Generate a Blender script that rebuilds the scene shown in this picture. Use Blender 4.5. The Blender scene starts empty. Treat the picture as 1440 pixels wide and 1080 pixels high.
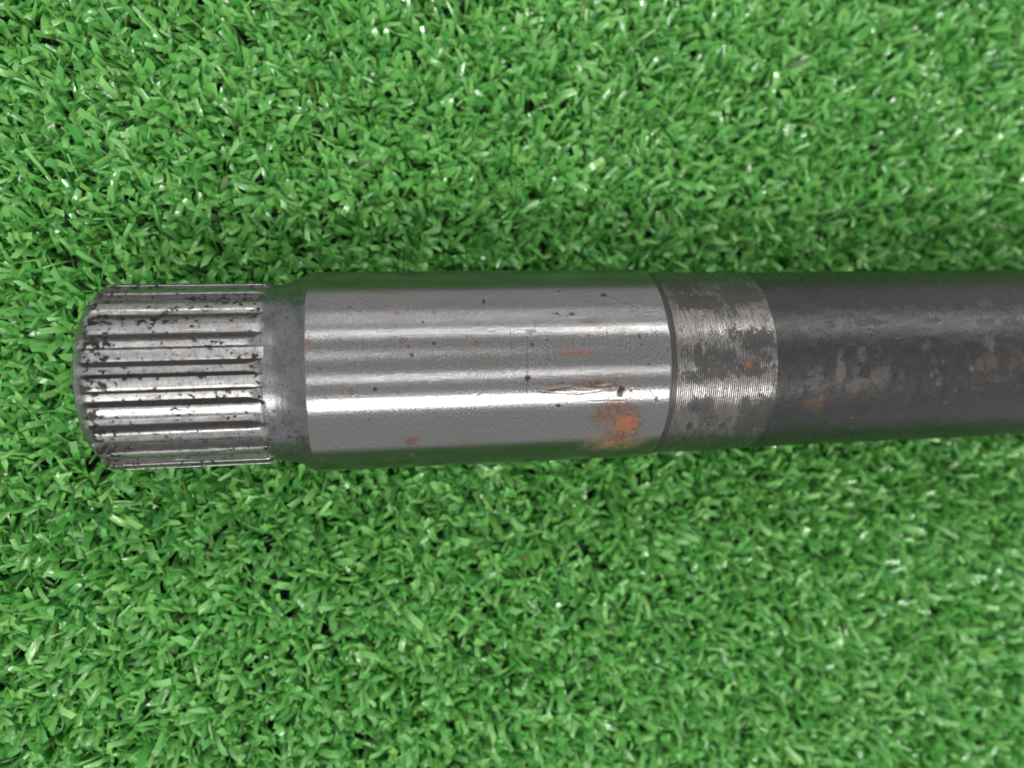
import bpy, math, random
import numpy as np
from mathutils import Euler

# ------------------------------------------------------------------ camera, light, exposure
sc = bpy.context.scene
MM = 0.001
AXIS_Z = 22.3                       # height of the shaft's centre line above the turf backing (mm)
cam_d = bpy.data.cameras.new("camera")
cam = bpy.data.objects.new("camera", cam_d)
sc.collection.objects.link(cam)
cam.location = (0.0, 0.0, (AXIS_Z + 141.904) * MM)
cam.rotation_euler = Euler((-0.0177, -0.1603, -0.0286), 'XYZ')
cam_d.sensor_width = 36.0
cam_d.lens = 27.5
cam_d.clip_start = 0.005
cam_d.clip_end = 20.0
cam_d.dof.use_dof = True
cam_d.dof.focus_distance = 0.133
cam_d.dof.aperture_fstop = 8.5
sc.camera = cam

world = bpy.data.worlds.new("World")
sc.world = world
world.use_nodes = True
bg = world.node_tree.nodes["Background"]
bg.inputs[0].default_value = (0.97, 0.975, 0.98, 1)
bg.inputs[1].default_value = 0.56

def tube_row(y, x0, x1, width, radiance, z=2.0, color=(1.0, 0.985, 0.96)):
    """one row of ceiling lights running parallel to the shaft"""
    l = bpy.data.lights.new("ceiling_light_row", 'AREA')
    l.shape = 'RECTANGLE'
    L = x1 - x0
    l.size = L
    l.size_y = width
    l.energy = radiance * L * width * math.pi
    l.color = color
    o = bpy.data.objects.new("ceiling_light_row", l)
    sc.collection.objects.link(o)
    o.location = ((x0 + x1) / 2, y, z)
    return o

tube_row(-1.52, -1.30, 0.95, 0.38, 15.0)
tube_row(-0.30, -0.90, 1.10, 0.016, 34.0)
tube_row(0.62, -0.90, 0.16, 0.016, 22.0)
tube_row(1.78, -1.20, 0.95, 0.06, 18.0)
tube_row(1.78, 1.00, 3.60, 0.16, 20.0)
tube_row(2.98, -1.20, 1.60, 0.03, 20.0)
tube_row(4.15, -1.20, 1.60, 0.05, 20.0)

sc.render.engine = 'CYCLES'
sc.cycles.use_denoising = True
sc.cycles.max_bounces = 8
sc.view_settings.view_transform = 'Standard'
sc.view_settings.look = 'None'
sc.view_settings.gamma = 1.0
sc.view_settings.use_curve_mapping = False
sc.view_settings.exposure = 0.68

# ------------------------------------------------------------------ numpy helpers
def _hash(i, j, seed):
    n = (i.astype(np.int64) * 374761393 + j.astype(np.int64) * 668265263 + seed * 1442695041) & 0xFFFFFFFF
    n = ((n ^ (n >> 13)) * 1274126177) & 0xFFFFFFFF
    return ((n ^ (n >> 16)) & 0xFFFF) / 65535.0

def vnoise(x, y, seed=0):
    xi, yi = np.floor(x), np.floor(y)
    fx, fy = x - xi, y - yi
    fx, fy = fx * fx * (3 - 2 * fx), fy * fy * (3 - 2 * fy)
    a, b = _hash(xi, yi, seed), _hash(xi + 1, yi, seed)
    c, d = _hash(xi, yi + 1, seed), _hash(xi + 1, yi + 1, seed)
    return (a * (1 - fx) + b * fx) * (1 - fy) + (c * (1 - fx) + d * fx) * fy

def fbm(x, y, seed=0, o=4):
    s, a, t = 0.0, 1.0, 0.0
    for k in range(o):
        s = s + a * vnoise(x * 2 ** k + 17.3 * k, y * 2 ** k + 9.1 * k, seed + k)
        t += a
        a *= 0.55
    return s / t

def spots(X, A, R, rows, seed, edge=0.55, rough=0.9):
    """blotches at (axial mm, degrees, half length, half width, strength) with ragged edges"""
    out = np.zeros_like(X)
    arc = np.radians(A) * R
    for k, (cx, ct, sx, st, s) in enumerate(rows):
        st = max(st, 0.2)
        sx = max(sx, 0.2)
        ax = (X - cx) / sx
        ay = (arc - math.radians(ct) * R) / st
        m = (np.abs(ax) < 2.2) & (np.abs(ay) < 2.2)
        if not m.any():
            continue
        q = min(sx, st) * 0.9 + 0.15
        d = np.sqrt(ax[m] ** 2 + ay[m] ** 2)
        d = d + rough * (fbm(X[m] / q + 5 * k, arc[m] / q, seed + 7 * k, 4) - 0.5) * 1.5
        v = np.clip((1.0 - d) / edge + 0.5, 0, 1) * s
        out[m] = np.maximum(out[m], v)
    return out

def lines(X, A, R, rows):
    out = np.zeros_like(X)
    arc = np.radians(A) * R
    for pts, w, s in rows:
        p = [(a, math.radians(b) * R) for a, b in pts]
        for (x0, y0), (x1, y1) in zip(p[:-1], p[1:]):
            dx, dy = x1 - x0, y1 - y0
            L2 = dx * dx + dy * dy + 1e-9
            t = np.clip(((X - x0) * dx + (arc - y0) * dy) / L2, 0, 1)
            d = np.hypot(X - x0 - t * dx, arc - y0 - t * dy)
            v = np.clip(1.4 - d / (w * 0.8), 0, 1) * s
            out = np.where(np.abs(v) > np.abs(out), v, out)
    return out

def thetas(fine_deg, half=78, coarse=4.0):
    a = np.arange(-half, half + 1e-6, fine_deg)
    b = np.arange(half + coarse, 360 - half - 1e-6, coarse)
    return np.concatenate([a, b])

def link(name, me, mat, parent=None):
    o = bpy.data.objects.new(name, me)
    sc.collection.objects.link(o)
    if mat:
        me.materials.append(mat)
    if parent:
        o.parent = parent
    return o

def mesh_np(name, V, F, smooth=True, sharp=None):
    """quads/tris from arrays, V in millimetres"""
    me = bpy.data.meshes.new(name)
    V = np.asarray(V, dtype=np.float32) * MM
    F = np.asarray(F, dtype=np.int32)
    n = F.shape[1]
    me.vertices.add(len(V))
    me.vertices.foreach_set('co', V.ravel())
    me.loops.add(F.size)
    me.loops.foreach_set('vertex_index', F.ravel())
    me.polygons.add(len(F))
    me.polygons.foreach_set('loop_start', np.arange(len(F), dtype=np.int32) * n)
    me.update(calc_edges=True)
    me.validate()
    me.polygons.foreach_set('use_smooth', np.full(len(me.polygons), smooth))
    if sharp is not None:
        me.set_sharp_from_angle(angle=math.radians(sharp))
    return me

def fattr(me, name, v):
    a = me.attributes.new(name, 'FLOAT', 'POINT')
    a.data.foreach_set('value', np.asarray(v, dtype=np.float32).ravel())

def lathe(name, prof, th, dr=None, paint=None, sharp=35):
    """revolve (axial mm, radius mm) about the shaft's centre line; angle 0 is up, + toward the viewer's bottom"""
    prof = np.asarray(prof, dtype=float)
    X, A = np.meshgrid(prof[:, 0], th, indexing='ij')
    Rr = np.repeat(prof[:, 1:2], len(th), 1)
    if dr is not None:
        Rr = Rr + dr(X, A)
    t = np.radians(A)
    V = np.stack([X, -Rr * np.sin(t), Rr * np.cos(t)], -1).reshape(-1, 3)
    n, m = len(prof), len(th)
    i, j = np.meshgrid(np.arange(n - 1), np.arange(m), indexing='ij')
    j2 = (j + 1) % m
    F = np.stack([i * m + j, (i + 1) * m + j, (i + 1) * m + j2, i * m + j2], -1).reshape(-1, 4)
    me = mesh_np(name, V, F, True, sharp)
    a = me.attributes.new('lathe', 'FLOAT_VECTOR', 'POINT')
    L = np.stack([X, t * 17.0, Rr], -1).reshape(-1, 3).astype(np.float32)
    a.data.foreach_set('vector', L.ravel())
    if paint:
        for k, v in paint(X, A).items():
            fattr(me, k, v)
    return me

# ------------------------------------------------------------------ node helper
class NT:
    def __init__(s, name):
        s.m = bpy.data.materials.new(name)
        s.m.use_nodes = True
        s.t = s.m.node_tree
        s.t.nodes.clear()
        s.out = s.t.nodes.new('ShaderNodeOutputMaterial')
    def set(s, sock, v):
        if isinstance(v, bpy.types.NodeSocket):
            s.t.links.new(v, sock)
        elif v is not None:
            if hasattr(sock.default_value, '__len__'):
                if not hasattr(v, '__len__'):
                    v = (v,) * len(sock.default_value)
                v = tuple(v)
                if len(v) < len(sock.default_value):
                    v = v + (1.0,)
            sock.default_value = v
    def node(s, typ, ins=None, **kw):
        n = s.t.nodes.new(typ)
        for k, v in kw.items():
            setattr(n, k, v)
        for k, v in (ins or {}).items():
            s.set(n.inputs[k], v)
        return n
    def attr(s, name, out='Fac'):
        return s.node('ShaderNodeAttribute', attribute_name=name).outputs[out]
    def math(s, op, a, b=None, clamp=False):
        n = s.node('ShaderNodeMath', operation=op, use_clamp=clamp)
        s.set(n.inputs[0], a)
        if b is not None:
            s.set(n.inputs[1], b)
        return n.outputs[0]
    def scale(s, vec, xyz):
        n = s.node('ShaderNodeVectorMath', operation='MULTIPLY')
        s.set(n.inputs[0], vec)
        s.set(n.inputs[1], xyz)
        return n.outputs[0]
    def noise(s, vec, scale=1.0, detail=3.0, rough=0.55, dist=0.0):
        n = s.node('ShaderNodeTexNoise', {'Vector': vec, 'Scale': scale, 'Detail': detail, 'Roughness': rough, 'Distortion': dist})
        return n.outputs['Fac']
    def step(s, v, lo, hi, a=0.0, b=1.0):
        n = s.node('ShaderNodeMapRange', {'Value': v, 'From Min': lo, 'From Max': hi, 'To Min': a, 'To Max': b})
        n.clamp = True
        return n.outputs[0]
    def mix(s, f, a, b):
        n = s.node('ShaderNodeMix', data_type='RGBA')
        s.set(n.inputs['Factor'], f)
        s.set(n.inputs[6], a)
        s.set(n.inputs[7], b)
        return n.outputs[2]
    def mixf(s, f, a, b):
        n = s.node('ShaderNodeMix', data_type='FLOAT')
        s.set(n.inputs['Factor'], f)
        s.set(n.inputs[2], a)
        s.set(n.inputs[3], b)
        return n.outputs[0]
    def bump(s, h, strength, dist, normal=None):
        n = s.node('ShaderNodeBump', {'Height': h, 'Strength': strength, 'Distance': dist})
        if normal is not None:
            s.set(n.inputs['Normal'], normal)
        return n.outputs[0]
    def finish2(s, mask, dirt, over=None, **ins):
        p = s.node('ShaderNodeBsdfPrincipled')
        for k, v in ins.items():
            s.set(p.inputs[k.replace('_', ' ')], v)
        q = s.node('ShaderNodeBsdfPrincipled', {'Base Color': dirt, 'Roughness': 0.8, 'Specular IOR Level': 0.15})
        if over is not None:
            s.set(q.inputs['Normal'], over)
        ms = s.node('ShaderNodeMixShader', {0: mask})
        s.t.links.new(p.outputs[0], ms.inputs[1])
        s.t.links.new(q.outputs[0], ms.inputs[2])
        s.t.links.new(ms.outputs[0], s.out.inputs[0])
    def finish(s, **ins):
        p = s.node('ShaderNodeBsdfPrincipled')
        for k, v in ins.items():
            s.set(p.inputs[k.replace('_', ' ')], v)
        s.t.links.new(p.outputs[0], s.out.inputs[0])
        return p

# ------------------------------------------------------------------ materials
def rust_colour(n, vec):
    a = n.noise(vec, 1.3, 5, 0.7)
    c = n.mix(n.step(a, 0.38, 0.64), (0.050, 0.021, 0.013), (0.15, 0.066, 0.034))
    o = n.step(n.math('ADD', n.attr('orange'), n.math('MULTIPLY', n.math('SUBTRACT', a, 0.5), 3.0)), 0.1, 1.1)
    return n.mix(o, c, (0.23, 0.074, 0.030))

def mat_polished():
    n = NT("ground_steel")
    L = n.attr('lathe', 'Vector')
    grind = n.noise(n.scale(L, (7.0, 0.30, 0)), 1.0, 3, 0.6)
    grain = n.noise(n.scale(L, (4.2, 2.6, 0)), 1.0, 4, 0.75)
    cloud = n.noise(n.scale(L, (0.10, 0.24, 0)), 1.0, 5, 0.62)
    rust, tan = n.attr('rust'), n.attr('tan')
    grime, line = n.attr('grime'), n.attr('line')
    col = n.mix(n.step(grain, 0.32, 0.68), (0.110, 0.109, 0.108), (0.280, 0.277, 0.274))
    col = n.mix(n.step(cloud, 0.40, 0.70, 0, 0.55), col, (0.165, 0.163, 0.163))
    # small pits and specks everywhere
    sp = n.noise(n.scale(L, (1.5, 1.5, 0)), 1.0, 3, 0.6)
    speck = n.step(sp, 0.690, 0.712)
    sp2 = n.noise(n.scale(L, (3.1, 2.7, 3)), 1.0, 2, 0.5)
    speck2 = n.math('MULTIPLY', n.step(sp2, 0.70, 0.73), 0.8)
    # fine hairline scratches running round the bar
    hair = n.noise(n.scale(L, (3.6, 0.09, 6)), 1.0, 2, 0.5)
    hairm = n.math('MULTIPLY', n.step(hair, 0.665, 0.71), 0.42)
    brk = n.step(n.noise(n.scale(L, (1.3, 1.3, 8)), 1.0, 3, 0.7), 0.36, 0.56)
    lm = n.math('MULTIPLY', n.math('MAXIMUM', line, 0.0), brk)
    dark = n.math('MAXIMUM', n.math('MAXIMUM', grime, speck), n.math('MAXIMUM', n.math('MAXIMUM', lm, hairm), speck2), True)
    dcol = n.mix(n.math('MAXIMUM', n.math('MULTIPLY', tan, 0.75), 0.0), (0.09, 0.085, 0.08), (0.20, 0.115, 0.045))
    dcol = n.mix(n.step(rust, 0.05, 0.45), dcol, rust_colour(n, L))
    dcol = n.mix(dark, dcol, (0.020, 0.013, 0.010))
    mask = n.math('MAXIMUM', n.math('MULTIPLY', rust, 0.82), n.math('MULTIPLY', dark, 0.94), True)
    mask = n.math('MAXIMUM', mask, n.math('MULTIPLY', tan, 0.75))
    mask = n.math('MAXIMUM', mask, n.step(cloud, 0.35, 0.7, 0.03, 0.14))
    rough = n.step(grind, 0.25, 0.75, 0.08, 0.19)
    rough = n.mixf(n.math('MULTIPLY', cloud, 0.3), rough, 0.30)
    h2 = n.math('SUBTRACT', grain, n.math('MULTIPLY', n.math('MAXIMUM', n.math('MULTIPLY', line, -1.0), 0.0), 1.2))
    wav = n.noise(n.scale(L, (0.02, 1.1, 9)), 1.0, 3, 0.6)
    b = n.bump(wav, 0.13, 0.00006)
    b = n.bump(grind, 0.30, 0.00007, b)
    b = n.bump(h2, 0.21, 0.00008, b)
    tg = n.node('ShaderNodeTangent', direction_type='RADIAL', axis='X').outputs[0]
    n.finish2(mask, dcol, None, Base_Color=col, Metallic=1.0, Roughness=rough, Normal=b, Anisotropic=0.6, Anisotropic_Rotation=0.25, Tangent=tg)
    return n.m

def axle_coords(n):
    t = n.node('ShaderNodeTexCoord')
    t.object = axle
    return n.scale(t.outputs['Object'], (1000, 1000, 1000))

def mat_spline():
    n = NT("worn_spline_steel")
    L = axle_coords(n)
    X = n.node('ShaderNodeSeparateXYZ', {0: L}).outputs[0]
    mill = n.noise(n.scale(L, (6.0, 0.8, 0.8)), 1.0, 3, 0.65)
    drag = n.noise(n.scale(L, (0.25, 3.0, 3.0)), 1.0, 4, 0.6)
    cloud = n.noise(n.scale(L, (0.28, 0.5, 0.5)), 1.0, 5, 0.65)
    spn = n.noise(n.scale(L, (1.0, 1.25, 1.25)), 1.0, 3, 0.6)
    spn2 = n.noise(n.scale(L, (2.1, 2.6, 2.6)), 1.0, 2, 0.55)
    endm = n.math('MAXIMUM', n.math('MULTIPLY', n.step(X, -40.0, -43.5), n.step(X, -46.4, -45.4)), n.step(X, -23.5, -19.5, 0, 0.15))
    clus = n.noise(n.scale(L, (0.16, 0.30, 0.30)), 1.0, 2, 0.5)
    thr = n.math('SUBTRACT', n.math('ADD', spn, n.math('MULTIPLY', n.math('SUBTRACT', clus, 0.5), 0.30)), n.math('MULTIPLY', endm, -0.10))
    speck = n.step(thr, 0.608, 0.632)
    speck = n.math('MAXIMUM', speck, n.step(spn2, 0.675, 0.70))
    clean = n.step(X, -46.1, -45.3)
    speck = n.math('MULTIPLY', speck, clean)
    col = n.mix(n.step(mill, 0.3, 0.7), (0.21, 0.208, 0.206), (0.42, 0.416, 0.412))
    col = n.mix(n.step(cloud, 0.46, 0.66, 0, 0.55), col, (0.22, 0.205, 0.195))
    br = n.noise(n.scale(L, (0.22, 0.45, 0.45)), 1.7, 4, 0.6)
    brown = n.step(br, 0.56, 0.72, 0, 0.40)
    col = n.mix(brown, col, (0.26, 0.19, 0.14))
    film = n.step(n.noise(n.scale(L, (0.5, 1.1, 1.1)), 1.0, 5, 0.7), 0.50, 0.66, 0, 0.4)
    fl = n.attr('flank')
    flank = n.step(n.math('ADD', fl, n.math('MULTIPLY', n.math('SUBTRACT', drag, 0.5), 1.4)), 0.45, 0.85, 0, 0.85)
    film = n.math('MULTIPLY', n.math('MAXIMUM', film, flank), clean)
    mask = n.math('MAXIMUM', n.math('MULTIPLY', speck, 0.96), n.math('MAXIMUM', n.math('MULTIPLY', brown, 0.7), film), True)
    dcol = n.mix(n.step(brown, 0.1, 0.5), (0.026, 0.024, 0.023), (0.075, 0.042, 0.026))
    dcol = n.mix(speck, dcol, (0.014, 0.011, 0.010))
    rough = n.step(drag, 0.3, 0.7, 0.22, 0.42)
    h = n.math('ADD', n.math('MULTIPLY', drag, 0.5), n.math('MULTIPLY', speck, 0.9))
    b = n.bump(mill, 0.18, 0.00008)
    b = n.bump(h, 0.30, 0.00012, b)
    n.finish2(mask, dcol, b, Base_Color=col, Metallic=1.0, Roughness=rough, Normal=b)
    return n.m

def mat_neck():
    n = NT("dull_neck_steel")
    L = axle_coords(n)
    ring = n.noise(n.scale(L, (5.0, 0.15, 0.15)), 1.0, 3, 0.6)
    grain = n.noise(n.scale(L, (5.0, 3.0, 3.0)), 1.0, 3, 0.7)
    spn = n.noise(n.scale(L, (1.1, 1.1, 1.1)), 1.0, 3, 0.6)
    S = n.node('ShaderNodeSeparateXYZ', {0: L})
    low = n.step(S.outputs[1], -5.0, -11.0, 0, 0.10)
    speck = n.step(n.math('ADD', spn, low), 0.645, 0.67)
    cl = n.noise(L, 0.32, 4, 0.6)
    col = n.mix(n.step(grain, 0.3, 0.7), (0.08, 0.08, 0.086), (0.22, 0.22, 0.232))
    col = n.mix(n.step(cl, 0.45, 0.65, 0, 0.6), col, (0.07, 0.07, 0.074))
    col = n.mix(speck, col, (0.02, 0.018, 0.016))
    b = n.bump(ring, 0.22, 0.0001)
    b = n.bump(grain, 0.2, 0.0001, b)
    n.finish(Base_Color=col, Metallic=n.step(speck, 0, 1, 0.9, 0.1), Roughness=n.step(grain, 0.3, 0.7, 0.18, 0.34), Normal=b)
    return n.m

def mat_collar():
    n = NT("turned_collar_steel")
    L = n.attr('lathe', 'Vector')
    fine = n.noise(n.scale(L, (1.7, 1.2, 0)), 1.0, 6, 0.72)
    mott = n.noise(n.scale(L, (0.55, 0.5, 4)), 1.0, 5, 0.7)
    streak = n.noise(n.scale(L, (4.0, 0.30, 0)), 1.0, 3, 0.6)
    dk = n.math('ADD', n.math('MULTIPLY', n.attr('dark'), 1.0), n.math('MULTIPLY', n.math('SUBTRACT', mott, 0.5), 2.6))
    dark = n.step(n.math('ADD', dk, n.math('MULTIPLY', n.math('SUBTRACT', fine, 0.5), 2.6)), 0.02, 0.62)
    rust = n.attr('rust')
    groove = n.attr('groove')
    col = n.mix(n.step(streak, 0.3, 0.7), (0.075, 0.072, 0.068), (0.25, 0.238, 0.225))
    dcol = n.mix(n.step(mott, 0.4, 0.65), (0.011, 0.0112, 0.0115), (0.028, 0.0265, 0.025))
    dcol = n.mix(n.step(rust, 0.1, 0.5), dcol, (0.10, 0.040, 0.018))
    brown = n.step(n.noise(n.scale(L, (0.3, 0.3, 12)), 1.0, 5, 0.65), 0.42, 0.66, 0, 0.6)
    dcol = n.mix(brown, dcol, (0.040, 0.034, 0.029))
    dcol = n.mix(groove, dcol, (0.022, 0.021, 0.019))
    mask = n.math('MAXIMUM', n.math('MULTIPLY', dark, 0.92), n.math('MAXIMUM', rust, n.math('MULTIPLY', groove, 0.92)), True)
    mask = n.math('MAXIMUM', mask, brown)
    b = n.bump(fine, 0.32, 0.00012)
    n.finish2(mask, dcol, b, Base_Color=col, Metallic=1.0, Roughness=n.step(fine, 0.3, 0.7, 0.18, 0.34), Normal=b)
    for q in n.t.nodes:
        if q.type == 'BSDF_PRINCIPLED' and q.inputs['Metallic'].default_value == 0.0:
            q.inputs['Roughness'].default_value = 0.45
            q.inputs['Specular IOR Level'].default_value = 0.3
    return n.m

def mat_bar():
    n = NT("black_worn_paint")
    L = n.attr('lathe', 'Vector')
    fine = n.noise(n.scale(L, (1.6, 1.6, 0)), 1.0, 5, 0.7)
    soft = n.noise(n.scale(L, (0.16, 0.2, 0)), 1.0, 4, 0.6)
    gen = n.noise(n.scale(L, (0.55, 0.55, 9)), 1.0, 5, 0.7)
    wear, rust, grime, chip = n.attr('wear'), n.attr('rust'), n.attr('grime'), n.attr('chip')
    base = n.mix(n.step(soft, 0.35, 0.68), (0.003, 0.004, 0.0045), (0.009, 0.008, 0.0075))
    w = n.math('MULTIPLY', wear, n.step(n.math('ADD', wear, n.math('MULTIPLY', n.math('ADD', n.math('SUBTRACT', fine, 0.5), n.math('MULTIPLY', n.math('SUBTRACT', gen, 0.5), 1.2)), 3.6)), 0.15, 0.9), True)
    col = n.mix(n.math('MULTIPLY', w, 0.9), base, (0.046, 0.039, 0.034))
    col = n.mix(n.step(gen, 0.52, 0.74, 0, 0.6), col, (0.026, 0.022, 0.019))
    col = n.mix(n.math('MULTIPLY', rust, 0.8), col, (0.050, 0.027, 0.012))
    col = n.mix(grime, col, (0.01, 0.01, 0.01))
    tiny = n.step(n.noise(n.scale(L, (2.3, 2.3, 3)), 1.0, 1, 0.5), 0.765, 0.80)
    col = n.mix(n.math('MAXIMUM', chip, n.math('MULTIPLY', tiny, 0.5)), col, (0.08, 0.066, 0.045))
    rough = n.mixf(w, n.mixf(n.step(gen, 0.35, 0.65), n.step(fine, 0.3, 0.7, 0.13, 0.25), 0.36), 0.50)
    h = n.math('SUBTRACT', n.math('MULTIPLY', fine, 0.8), w)
    b = n.bump(h, 0.6, 0.00014)
    b = n.bump(soft, 0.4, 0.0006, b)
    n.finish(Base_Color=col, Metallic=0.0, Roughness=rough, Normal=b, Specular_IOR_Level=0.48)
    return n.m

def mat_blade():
    n = NT("green_plastic_grass")
    g = n.node('ShaderNodeNewGeometry')
    rnd = g.outputs['Random Per Island']
    r2 = n.math('FRACT', n.math('MULTIPLY', rnd, 37.31))
    r3 = n.math('FRACT', n.math('MULTIPLY', rnd, 113.7))
    col = n.mix(rnd, (0.140, 0.440, 0.092), (0.265, 0.580, 0.155))
    col = n.mix(n.step(r2, 0.70, 1.0, 0, 0.6), col, (0.260, 0.600, 0.200))
    col = n.mix(n.step(n.math('FRACT', n.math('MULTIPLY', rnd, 291.7)), 0.68, 1.0, 0, 0.75), col, (0.045, 0.290, 0.060))
    col = n.mix(n.step(n.math('FRACT', n.math('MULTIPLY', rnd, 771.3)), 0.997, 0.998, 0, 0.7), col, (0.10, 0.06, 0.035))
    u = n.attr('along')
    v = n.attr('across')
    rib = n.node('ShaderNodeTexWave', {'Vector': n.node('ShaderNodeCombineXYZ', {0: n.math('ADD', n.math('MULTIPLY', v, 3.5), r2), 1: n.math('MULTIPLY', u, 0.5)}).outputs[0],
                                       'Scale': 1.0, 'Distortion': 2.0, 'Detail': 2.0}).outputs['Fac']
    b = n.bump(rib, 0.08, 0.0001)
    p = n.node('ShaderNodeBsdfPrincipled', {'Base Color': col, 'Roughness': n.step(r3, 0, 1, 0.03, 0.18), 'Normal': b, 'IOR': 1.6, 'Specular IOR Level': 1.0})
    t = n.node('ShaderNodeBsdfTranslucent', {'Color': n.mix(0.5, col, (0.06, 0.42, 0.05)), 'Normal': b})
    ms = n.node('ShaderNodeMixShader', {0: 0.34})
    n.t.links.new(p.outputs[0], ms.inputs[1])
    n.t.links.new(t.outputs[0], ms.inputs[2])
    n.t.links.new(ms.outputs[0], n.out.inputs[0])
    return n.m

def mat_backing():
    n = NT("black_woven_backing")
    t = n.node('ShaderNodeTexCoord').outputs['Object']
    w1 = n.node('ShaderNodeTexWave', {'Vector': t, 'Scale': 260.0, 'Distortion': 1.5, 'Detail': 2.0}).outputs['Fac']
    no = n.noise(t, 900.0, 4, 0.6)
    col = n.mix(n.math('MULTIPLY', w1, no), (0.012, 0.012, 0.016), (0.07, 0.066, 0.078))
    n.finish(Base_Color=col, Roughness=0.7, Normal=n.bump(n.math('ADD', w1, no), 0.6, 0.0004))
    return n.m

# wear marks on the shaft: (axial mm, degrees from the top, half length, half width, strength)
J_rust = [(2.13,-31.2,0.43,0.41,0.8),(7.97,-31.7,0.31,0.29,0.7),(2.86,-15.4,0.53,0.42,1),(14.48,-12.8,0.48,0.42,0.9),(-11.95,-15.6,0.45,0.41,0.8),(-10.03,-2.2,0.38,0.36,0.8),(-5.52,10.5,0.42,0.44,0.8),(-9.73,12.7,0.26,0.37,0.6),(-5.32,-35.7,0.4,0.35,0.5),(4.14,42.4,1.24,0.77,1),(4.03,55.2,0.56,0.89,0.6),(0.24,60.5,0.84,0.91,0.4),(-10.72,55.3,0.67,0.65,0.4),(0.74,30.0,0.33,0.33,0.5),(-6.92,-16.7,0.45,0.35,0.35),(-11.65,-46.1,0.46,0.54,0.4),(34.19,-24.0,1.87,0.63,0.45),(30.84,-6.6,2.66,0.35,0.75),(38.49,15.0,0.73,0.95,1),(37.52,10.2,0.43,1.42,0.6),(38.41,31.0,3.71,3.77,0.62),(39.68,36.3,2.7,2.89,1),(36.49,28.6,2.76,2.1,0.7),(38.55,24.9,2.57,2.01,0.8),(24.06,8.8,2.09,0.21,0.3),(39.05,-19.2,1.09,0.38,0.3)]
J_tan = [(16.39,-3.1,0.61,1.35,0.4),(-5.52,10.5,0.84,0.61,0.3),(1.8,-15.5,0.99,0.87,0.25),(38.69,50.2,4.64,2.85,0.95),(30.84,-6.6,3.9,0.49,0.5),(38.11,22.3,4.04,2.74,0.5),(34.19,-24.0,2.52,0.86,0.5),(37.88,10.2,2.17,2.5,0.35)]
J_grime = [(7.68,-13.3,0.3,0.28,1),(-1.71,9.7,0.39,0.34,1),(4.19,-7.5,0.36,0.34,0.9),(16.28,-38.0,0.35,0.66,0.9),(3.75,-12.2,0.2,0.17,0.9),(1.71,11.5,0.33,0.2,0.7),(-2.81,26.2,0.26,0.19,0.7),(-11.49,-37.0,0.39,0.18,0.7),(1.72,-24.0,0.2,0.15,0.8),(6.15,-25.3,0.2,0.31,0.9),(22.67,6.6,0.49,0.48,1),(23.64,-11.5,0.31,0.42,0.9),(41.78,-14.2,0.25,0.51,0.9),(42.02,-10.0,0.36,0.28,0.8),(36.95,-41.8,0.66,0.47,0.9),(28.15,-29.4,0.5,0.29,0.9),(30.82,-29.2,0.5,0.37,0.9),(38.45,15.0,0.73,1.02,1),(36.47,13.0,0.36,0.58,0.6),(44.67,21.2,0.3,0.7,0.8),(26.05,-13.6,0.17,0.18,0.8),(26.22,-2.8,0.21,0.17,0.7),(27.87,22.5,0.39,0.23,1),(24.07,12.0,0.21,0.21,0.9),(40.11,14.6,0.22,0.29,0.8),(32.15,-10.6,0.14,0.21,0.7),(43.12,0.6,0.44,0.14,0.7),(29.31,-46.1,0.22,0.29,0.9),(23.56,-18.5,0.63,0.51,0.5)]
J_streak = [(28.27,11.8,3.54,0.64,1),(35.03,12.3,2.34,1.0,1),(32.19,14.3,5.03,1.01,0.7)]
J_orange = [(39.68,36.3,2.06,2.0,1),(30.84,-6.6,2.66,0.42,0.6),(36.96,31.5,1.48,1.09,0.35),(4.14,42.4,0.69,0.41,0.25),(-11.95,-15.6,0.32,0.34,0.6),(-10.03,-2.2,0.38,0.36,0.6),(2.13,-31.2,0.43,0.41,0.5),(14.48,-12.8,0.34,0.35,0.4)]
J_line = [([(22.89,-19.8),(22.52,15.6)],0.13,1.0),([(40.17,-14.9),(39.87,10.4)],0.12,0.45),([(22.62,-62.0),(22.53,-30.7)],0.12,-0.8),([(27.97,-29.4),(28.96,-27.6),(30.04,-27.8),(31.28,-30.0)],0.16,0.9),([(36.61,-42.4),(39.27,-37.7),(41.96,-33.3)],0.14,0.9),([(43.46,-33.7),(46.09,-33.9),(47.45,-31.9)],0.12,0.7),([(22.63,-38.0),(36.37,-38.4),(43.92,-40.4)],0.13,-0.8),([(0.07,-46.2),(5.84,-42.9)],0.12,-0.7),([(-7.94,-24.4),(-6.47,-27.1)],0.12,0.6),([(14.98,-21.0),(17.68,-19.2)],0.16,0.7),([(-3.32,-39.3),(-1.34,-34.4)],0.12,0.6),([(12.38,17.9),(14.6,14.1)],0.13,0.7),([(25.13,14.1),(30.79,15.9),(35.06,14.6)],0.12,0.8),([(32.65,20.4),(39.52,21.0)],0.12,0.7),([(43.39,14.4),(44.87,21.9)],0.15,0.7),([(18.18,-51.9),(19.73,-45.8)],0.13,-0.6),([(18.15,-30.4),(19.83,-22.5)],0.1,-0.6),([(29.62,34.6),(31.05,28.5)],0.1,-0.6)]
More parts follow.
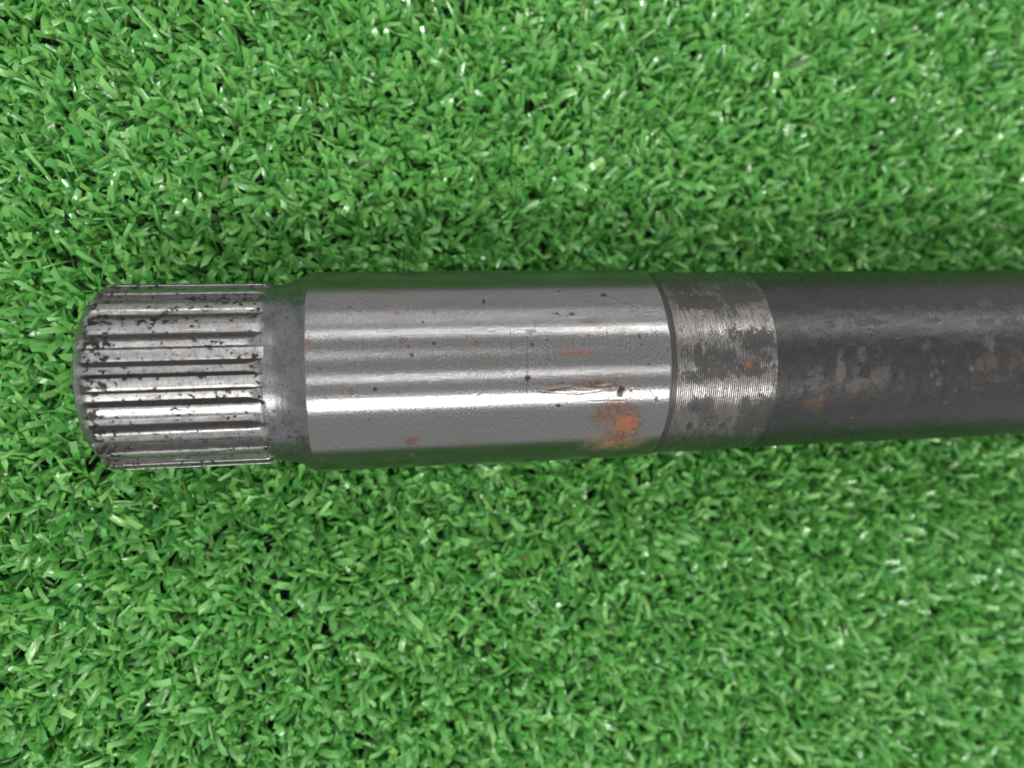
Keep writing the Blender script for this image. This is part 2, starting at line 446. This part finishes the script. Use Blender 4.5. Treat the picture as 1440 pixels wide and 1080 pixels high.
B_wear = [(78.3,8.5,0.9,2.99,1),(82.25,-1.1,0.83,1.55,0.75),(85.23,-3.2,0.95,1.04,0.5),(85.91,11.1,2.11,1.96,0.8),(81.97,16.8,2.1,1.4,0.9),(81.1,8.2,0.94,1.05,0.5),(74.2,14.7,2.62,1.62,0.8),(73.28,8.6,1.48,1.39,0.7),(94.5,-6.1,0.77,1.41,0.45),(96.04,8.5,1.17,1.78,0.4),(97.93,16.1,0.79,1.12,0.5),(100.68,-3.8,1.18,1.41,0.45),(107.53,-7.5,1.52,1.62,0.85),(106.62,5.8,2.81,2.15,0.5),(113.01,4.0,2.44,2.89,0.4),(109.51,16.7,2.44,0.76,0.4),(89.95,11.5,0.77,1.43,0.4),(108.61,-32.9,1.61,1.36,0.45),(76.94,-20.4,1.12,0.75,0.6),(84.55,-21.1,4.57,0.53,0.7),(96.96,-21.6,1.56,0.54,0.7),(107.14,-20.2,2.4,0.77,0.5),(112.7,-19.1,2.43,0.69,0.6)]
B_rust = [(74.57,27.8,1.82,1.3,0.8),(74.3,20.9,1.5,0.75,0.3),(118.56,-55.8,0.42,0.63,0.8),(97.57,16.7,0.47,0.75,0.35),(106.65,7.1,2.81,2.16,0.3),(110.99,3.8,4.86,2.88,0.2),(84.07,17.0,3.46,1.48,0.25)]
B_grime = [(93.35,-22.7,0.62,0.47,1),(106.82,-25.0,1.6,0.41,0.9),(76.94,-20.4,0.3,0.3,0.8),(114.37,-19.7,1.22,1.17,0.7)]
B_chip = [(97.91,4.4,0.23,0.18,1),(103.74,9.5,0.4,0.5,0.8),(97.26,17.9,0.24,0.23,1),(82.69,40.9,0.32,0.2,1),(75.13,25.2,0.3,0.31,1),(100.06,31.4,0.32,0.18,0.7),(104.72,22.3,0.24,0.2,0.8),(95.87,12.5,0.16,0.14,1),(101.37,22.7,0.2,0.16,0.8)]
C_dark = [(53.87,-37.6,3.95,2.09,0.9),(61.91,-42.0,4.04,2.58,0.8),(52.44,-50.1,2.91,1.87,0.7),(63.38,-10.8,2.89,2.08,1),(59.58,-14.6,1.79,1.4,0.7),(52.19,-3.7,0.88,2.01,1),(55.66,1.1,3.9,2.35,0.7),(61.36,5.0,3.24,1.69,0.8),(52.16,7.6,3.17,1.35,0.6),(64.16,35.6,4.14,3.73,0.95),(53.44,27.0,2.88,1.97,0.8),(64.25,-1.5,1.44,1.35,0.8),(49.77,-5.1,1.05,1.33,0.5),(58.94,-28.6,1.08,1.0,0.6),(51.82,41.3,0.51,0.89,0.9),(58.04,41.6,0.67,0.6,0.8),(62.04,45.0,1.9,2.22,0.6),(55.14,37.1,2.21,1.38,0.5)]
C_rust = [(60.99,2.2,0.64,0.94,0.9),(65.74,9.5,0.65,0.83,0.9),(57.36,18.7,1.8,0.79,0.35),(56.44,29.4,1.09,1.22,0.35),(48.63,-22.8,0.42,0.67,0.7),(48.4,25.0,0.71,1.53,0.6),(49.96,54.3,1.51,1.42,0.5),(55.93,58.6,1.95,1.18,0.5),(51.08,-22.6,3.17,2.24,0.22),(62.1,-21.8,2.16,1.12,0.2)]

# ------------------------------------------------------------------ the shaft
axle = bpy.data.objects.new("axle_shaft", None)
sc.collection.objects.link(axle)
axle.empty_display_size = 0.02
axle.location = (0, 0, AXIS_Z * MM)
axle["label"] = "used steel axle shaft with splined end lying on the green turf"
axle["category"] = "axle shaft"

X_END, X_A, X_B, X_C = -47.4, -12.36, 47.13, 66.41
R_J, R_C, R_B, R_S, R_ROOT = 17.5, 16.94, 16.78, 15.75, 14.40
BAR_END = 330.0

# polished journal
def journal_paint(X, A):
    rust = spots(X, A, R_J, J_rust, 3, 1.1, 0.8)
    tan = spots(X, A, R_J, J_tan, 11, 1.3, 0.8)
    grime = spots(X, A, R_J, J_grime, 21, 0.5)
    st = spots(X, A, R_J, J_streak, 31, 0.9)
    arc = np.radians(A) * R_J
    wav = fbm(X * 0.22, (arc + 0.25 * np.sin(X * 0.5)) * 3.2, 41, 3)
    stripe = np.clip((wav - 0.46) * 8, 0, 1)
    rust = np.maximum(rust * (0.65 + 0.75 * fbm(X * 1.2, arc * 1.2, 51)).clip(0, 1), np.clip(st * 1.6, 0, 1) * stripe)
    return {'rust': np.clip(rust, 0, 1), 'orange': spots(X, A, R_J, J_orange, 35, 1.0), 'tan': np.clip(tan * 1.35 * (0.4 + 0.8 * fbm(X * .8, arc * .8, 61)), 0, 1),
            'grime': np.clip(grime, 0, 1), 'line': lines(X, A, R_J, J_line)}
def journal_dr(X, A):
    arc = np.radians(A) * R_J
    g = spots(X, A, R_J, J_grime, 21, 0.5)
    st = spots(X, A, R_J, J_streak, 31, 0.9)
    wav = fbm(X * 0.22, (arc + 0.25 * np.sin(X * 0.5)) * 3.2, 41, 3)
    return -0.012 * g - 0.025 * st * wav - 0.012 * np.abs(lines(X, A, R_J, J_line))
xs = np.concatenate([[X_A + 0.02, X_A + 0.12], np.arange(X_A + 0.3, X_B - 0.25, 0.13), [X_B - 0.16, X_B]])
prof = [(x, R_J - (0.05 if i == 0 else 0.0) - (0.10 if i == len(xs) - 1 else 0.0)) for i, x in enumerate(xs)]
prof = prof + [(X_B + 0.02, 15.5)]
me = lathe("polished_journal", prof, thetas(0.42), journal_dr, journal_paint)
m_pol = mat_polished()
link("polished_journal", me, m_pol, axle)["label"] = "ground bright steel section with rust spots"

# turned collar with its dark undercut groove
rng = np.random.default_rng(5)
g1 = X_B + 1.25
def collar_r(x):
    if x < g1:
        return R_C - 0.30 + 0.22 * max(0.0, (x - (X_B + 0.7)) / 0.55)
    k = (x - g1) / 0.37
    ph = k - math.floor(k)
    amp = 0.040 if x < X_C - 1.1 else 0.008
    return R_C - amp * (0.5 + 0.5 * math.cos(2 * math.pi * ph)) * (0.7 + 0.5 * _hash(np.array([math.floor(k)]), np.array([3]), 9)[0])
xs = np.arange(X_B + 0.03, X_C - 0.05, 0.37 / 6)
prof = [(xs[0], 15.4)] + [(x, collar_r(x)) for x in xs] + [(X_C - 0.02, R_C - 0.02), (X_C + 0.05, R_C - 0.12), (X_C + 0.08, R_B - 0.9)]
def collar_paint(X, A):
    return {'dark': spots(X, A, R_C, C_dark, 71, 0.8), 'rust': 0.6 * spots(X, A, R_C, C_rust, 81, 1.0),
            'groove': np.clip((g1 + 0.15 - X) / 0.3, 0, 1)}
def collar_dr(X, A):
    arc = np.radians(A) * R_C
    return -0.015 * (fbm(X * .5, arc * .5, 91) - 0.5) + 0.012 * spots(X, A, R_C, C_dark, 71, 0.8)
me = lathe("turned_collar", prof, thetas(1.0), collar_dr, collar_paint, 60)
link("turned_collar", me, mat_collar(), axle)["label"] = "ridged collar with black patches beside a dark groove"

# black bar
xs = np.concatenate([np.arange(X_C + 0.06, 135, 0.3), np.linspace(136, BAR_END, 60)])
prof = [(xs[0], R_B - 0.8)] + [(x, R_B) for x in xs] + [(BAR_END + 0.8, R_B - 0.8), (BAR_END + 0.8, 0.01)]
def bar_paint(X, A):
    return {'wear': spots(X, A, R_B, B_wear, 101, 0.7, 0.7), 'rust': spots(X, A, R_B, B_rust, 111, 1.0),
            'grime': spots(X, A, R_B, B_grime, 121, 0.6), 'chip': spots(X, A, R_B, B_chip, 131, 0.5, 0.5)}
def bar_dr(X, A):
    arc = np.radians(A) * R_B
    return 0.05 * (fbm(X * .25, arc * .3, 141) - 0.5) + 0.02 * (fbm(X * 1.5, arc * 1.5, 151) - .5)
me = lathe("painted_bar", prof, thetas(1.0), bar_dr, bar_paint, 50)
link("painted_bar", me, mat_bar(), axle)["label"] = "black painted bar with worn grey patches"

# flared neck between splines and journal
nk = [(-20.3, 14.2), (-19.9, 14.9), (-19.2, 15.18), (-18.4, 15.26), (-17.4, 15.36), (-16.4, 15.55), (-15.4, 15.82), (-14.6, 16.12),
      (-13.9, 16.48), (-13.3, 16.86), (-12.8, 17.2), (-12.45, 17.40), (X_A, 17.45), (X_A + 0.03, 16.2)]
fine = []
for (x0, r0), (x1, r1) in zip(nk[:-1], nk[1:]):
    for k in range(4):
        fine.append((x0 + (x1 - x0) * k / 4, r0 + (r1 - r0) * k / 4))
fine.append(nk[-1])
me = lathe("flared_neck", fine, thetas(2.0), None, None, 50)
link("flared_neck", me, mat_neck(), axle)["label"] = "dull grey neck flaring up from the splines"

# splined end: a core with 22 teeth
m_sp = mat_spline()
core = [(X_END, 0.01), (X_END, 12.8), (X_END + 0.12, 13.15), (X_END + 0.45, 13.5), (X_END + 0.85, 13.8), (X_END + 1.25, 14.08), (X_END + 1.6, 14.28), (X_END + 2.0, R_ROOT)]
core += [(x, R_ROOT) for x in np.arange(X_END + 2.4, -21.6, 0.5)]
core += [(-21.5, R_ROOT + .03), (-20.9, R_ROOT + .12), (-20.3, R_ROOT + .30), (-19.8, 15.0), (-19.4, 15.1), (-19.0, 13.8)]
me = lathe("spline_core", core, np.arange(0, 360, 1.5), None, None, 40)
core_o = link("splined_end", me, m_sp, axle)
core_o["label"] = "splined end with straight worn teeth and black grime"

def tooth_mesh():
    """one straight tooth on top of the core: flat land, sloped flanks, chamfered outer end, run-out at the neck"""
    pitch = 2 * math.pi / 22
    # half profile: (angle from tooth centre, radius)
    half = [(0.0, R_S), (0.09 * pitch, R_S), (0.175 * pitch, R_S - 0.01), (0.200 * pitch, R_S - 0.07), (0.218 * pitch, R_S - 0.20),
            (0.275 * pitch, R_S - 0.72), (0.330 * pitch, R_ROOT + 0.16), (0.365 * pitch, R_ROOT + 0.04), (0.40 * pitch, R_ROOT - 0.12)]
    secs = [(-a, r) for a, r in half[:0:-1]] + half
    xs = [X_END + 0.55, X_END + 0.8, X_END + 1.05, X_END + 1.35, X_END + 1.7, X_END + 2.1, X_END + 2.6, X_END + 3.2]
    xs += list(np.linspace(X_END + 4.5, -22.5, 28)) + [-21.6, -20.8, -20.2, -19.7, -19.3, -19.0, -18.7]
    def lim(x):                                   # chamfer and run-out
        d = x - X_END
        c = np.interp(d, [0.0, 0.5, 1.0, 1.4, 1.75, 2.15, 2.5, 3.0], [12.6, 13.5, 13.98, 14.4, 14.85, 15.3, 15.6, R_S])
        e = np.interp(x, [-20.8, -20.0, -19.3, -18.7], [R_S, R_S - 0.05, R_S - 0.22, R_S - 0.60])
        return min(c, e)
    V, L = [], []
    for i, x in enumerate(xs):
        top = lim(x)
        for a, r in secs:
            rr = min(r, top + 0.02 * math.cos(a * 9))
            V.append((x, -rr * math.sin(a), rr * math.cos(a)))
    m, n = len(secs), len(xs)
    F = [(i * m + j, i * m + j + 1, (i + 1) * m + j + 1, (i + 1) * m + j) for i in range(n - 1) for j in range(m - 1)]
    me = mesh_np("spline_tooth", V, F, True, 28)
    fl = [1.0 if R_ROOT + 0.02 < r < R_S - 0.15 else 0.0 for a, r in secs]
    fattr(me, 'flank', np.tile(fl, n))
    return me
tm = tooth_mesh()
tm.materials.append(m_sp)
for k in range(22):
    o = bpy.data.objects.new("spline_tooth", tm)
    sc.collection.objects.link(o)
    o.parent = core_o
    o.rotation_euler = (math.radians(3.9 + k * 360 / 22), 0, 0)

# ------------------------------------------------------------------ artificial turf
X0, X1, Y0, Y1 = -105.0, 200.0, -130.0, 118.0
me = bpy.data.meshes.new("turf_backing")
nx, ny = 60, 60
gx, gy = np.meshgrid(np.linspace(X0 - 60, X1 + 60, nx), np.linspace(Y0 - 60, Y1 + 60, ny), indexing='ij')
gz = 0.25 * (fbm(gx * .06, gy * .06, 7) - 0.5)
i, j = np.meshgrid(np.arange(nx - 1), np.arange(ny - 1), indexing='ij')
F = np.stack([i * ny + j, (i + 1) * ny + j, (i + 1) * ny + j + 1, i * ny + j + 1], -1).reshape(-1, 4)
me = mesh_np("turf_backing", np.stack([gx, gy, gz], -1).reshape(-1, 3), F)
bk = link("turf_backing", me, mat_backing())
bk["kind"] = "structure"

def turf():
    r = np.random.default_rng(11)
    row, stitch, per = 3.2, 2.35, 9
    ty, tx = np.meshgrid(np.arange(Y0, Y1, row), np.arange(X0, X1, stitch), indexing='ij')
    tx = tx.ravel() + r.normal(0, 0.55, tx.size)
    ty = ty.ravel() + r.normal(0, 0.55, ty.size)
    keep = r.random(tx.size) > 0.05
    tx, ty = tx[keep], ty[keep]
    T = len(tx)
    lean0 = fbm(tx * 0.03, ty * 0.03, 77, 2) * 14 + r.normal(0, 1.0, T)                       # each tuft leans as a whole a little
    leana = r.uniform(0.0, 0.55, T)
    N = T * per
    t_i = np.repeat(np.arange(T), per)
    bx = tx[t_i] + r.normal(0, 0.45, N)
    by = ty[t_i] + r.normal(0, 0.45, N)
    az = r.uniform(0, 2 * np.pi, N)
    length = r.normal(8.4, 1.3, N).clip(5.0, 12.0)
    bend0 = np.abs(r.normal(0.15, 0.22, N)).clip(0, 0.9)       # lean from vertical at the root
    bend1 = r.normal(1.22, 0.36, N).clip(0.15, 2.1)            # lean at the tip
    width = r.normal(1.05, 0.28, N).clip(0.45, 1.9)
    thin = r.random(N) < 0.10
    width[thin] = r.uniform(0.2, 0.45, thin.sum())
    twist = r.normal(0, 0.70, N)
    twist1 = r.normal(0, 0.55, N)
    crease = r.normal(0, 0.34, N)
    cut = r.normal(0, 0.60, N)
    K = 6
    kink = r.normal(0, 0.24, (N, 6))
    s = np.linspace(0, 1, K)
    lx, ly = np.cos(lean0) * leana, np.sin(lean0) * leana
    P = np.zeros((N, K, 3))
    D = np.zeros((N, K, 3))
    pos = np.stack([bx, by, np.zeros(N)], -1)
    for k in range(K):
        a = bend0 + (bend1 - bend0) * s[k] ** 1.3 + kink[:, k] * s[k]
        d = np.stack([np.sin(a) * np.cos(az) + lx[t_i] * s[k], np.sin(a) * np.sin(az) + ly[t_i] * s[k], np.cos(a)], -1)
        d /= np.linalg.norm(d, axis=1, keepdims=True)
        D[:, k] = d
        P[:, k] = pos
        if k < K - 1:
            pos = pos + d * (length / (K - 1))[:, None]
    side0 = np.stack([-np.sin(az), np.cos(az), np.zeros(N)], -1)
    V = np.zeros((N, K, 3, 3))
    for k in range(K):
        d = D[:, k]
        w = side0 - (side0 * d).sum(1, keepdims=True) * d
        w /= np.linalg.norm(w, axis=1, keepdims=True)
        nn = np.cross(d, w)
        tw = (twist + twist1 * (s[k] - 0.4) * 2)[:, None]
        w2 = w * np.cos(tw) + nn * np.sin(tw)
        n2 = np.cross(d, w2)
        hw = (width * (0.62 + 0.38 * min(1, s[k] * 2.2)) * 0.5)[:, None]
        ext = (cut * width * 0.5)[:, None] * d if k == K - 1 else 0
        cr = (crease * width * 0.5)[:, None] * n2
        V[:, k, 0] = P[:, k] - w2 * hw - ext + cr
        V[:, k, 1] = P[:, k] - cr * 0.6
        V[:, k, 2] = P[:, k] + w2 * hw + ext + cr
    V = V.reshape(-1, 3)
    # blades give way to the shaft lying on them
    jit = np.repeat(r.uniform(0.1, 0.7, N), K * 3)
    xr = [-60, X_END, X_END + 2.5, -19, X_A, X_B, X_B + .5, X_C, X_C + .5, 400]
    rr = np.interp(V[:, 0], xr, [13, 13, R_S, R_S, R_J, R_J, R_C, R_C, R_B, R_B]) + jit
    dy, dz = V[:, 1], V[:, 2] - AXIS_Z
    dist = np.hypot(dy, dz)
    inside = (dist < rr) & (V[:, 0] > X_END - 0.6)
    end = inside & (V[:, 0] < X_END + 1.2)
    V[end, 0] = X_END - 0.7
    inside &= ~end
    V[inside, 1] = dy[inside] / dist[inside] * rr[inside]
    V[inside, 2] = AXIS_Z + dz[inside] / dist[inside] * rr[inside]
    V[:, 2] = np.maximum(V[:, 2], 0.15 + jit * 0.5)
    q = np.arange(N)[:, None, None] * (K * 3) + np.arange(K - 1)[None, :, None] * 3 + np.arange(2)[None, None, :]
    F = np.stack([q, q + 1, q + 4, q + 3], -1).reshape(-1, 4)
    me = mesh_np("artificial_turf", V, F)
    fattr(me, 'along', np.broadcast_to(s[None, :, None] * length[:, None, None], (N, K, 3)))
    fattr(me, 'across', np.broadcast_to(np.array([0, .5, 1.0])[None, None, :], (N, K, 3)))
    o = link("artificial_turf", me, mat_blade())
    o["kind"] = "stuff"
    o["label"] = "short bright green plastic grass carpet under the shaft"
    o["category"] = "artificial turf"
    print("blades", N, "faces", len(me.polygons))
turf()
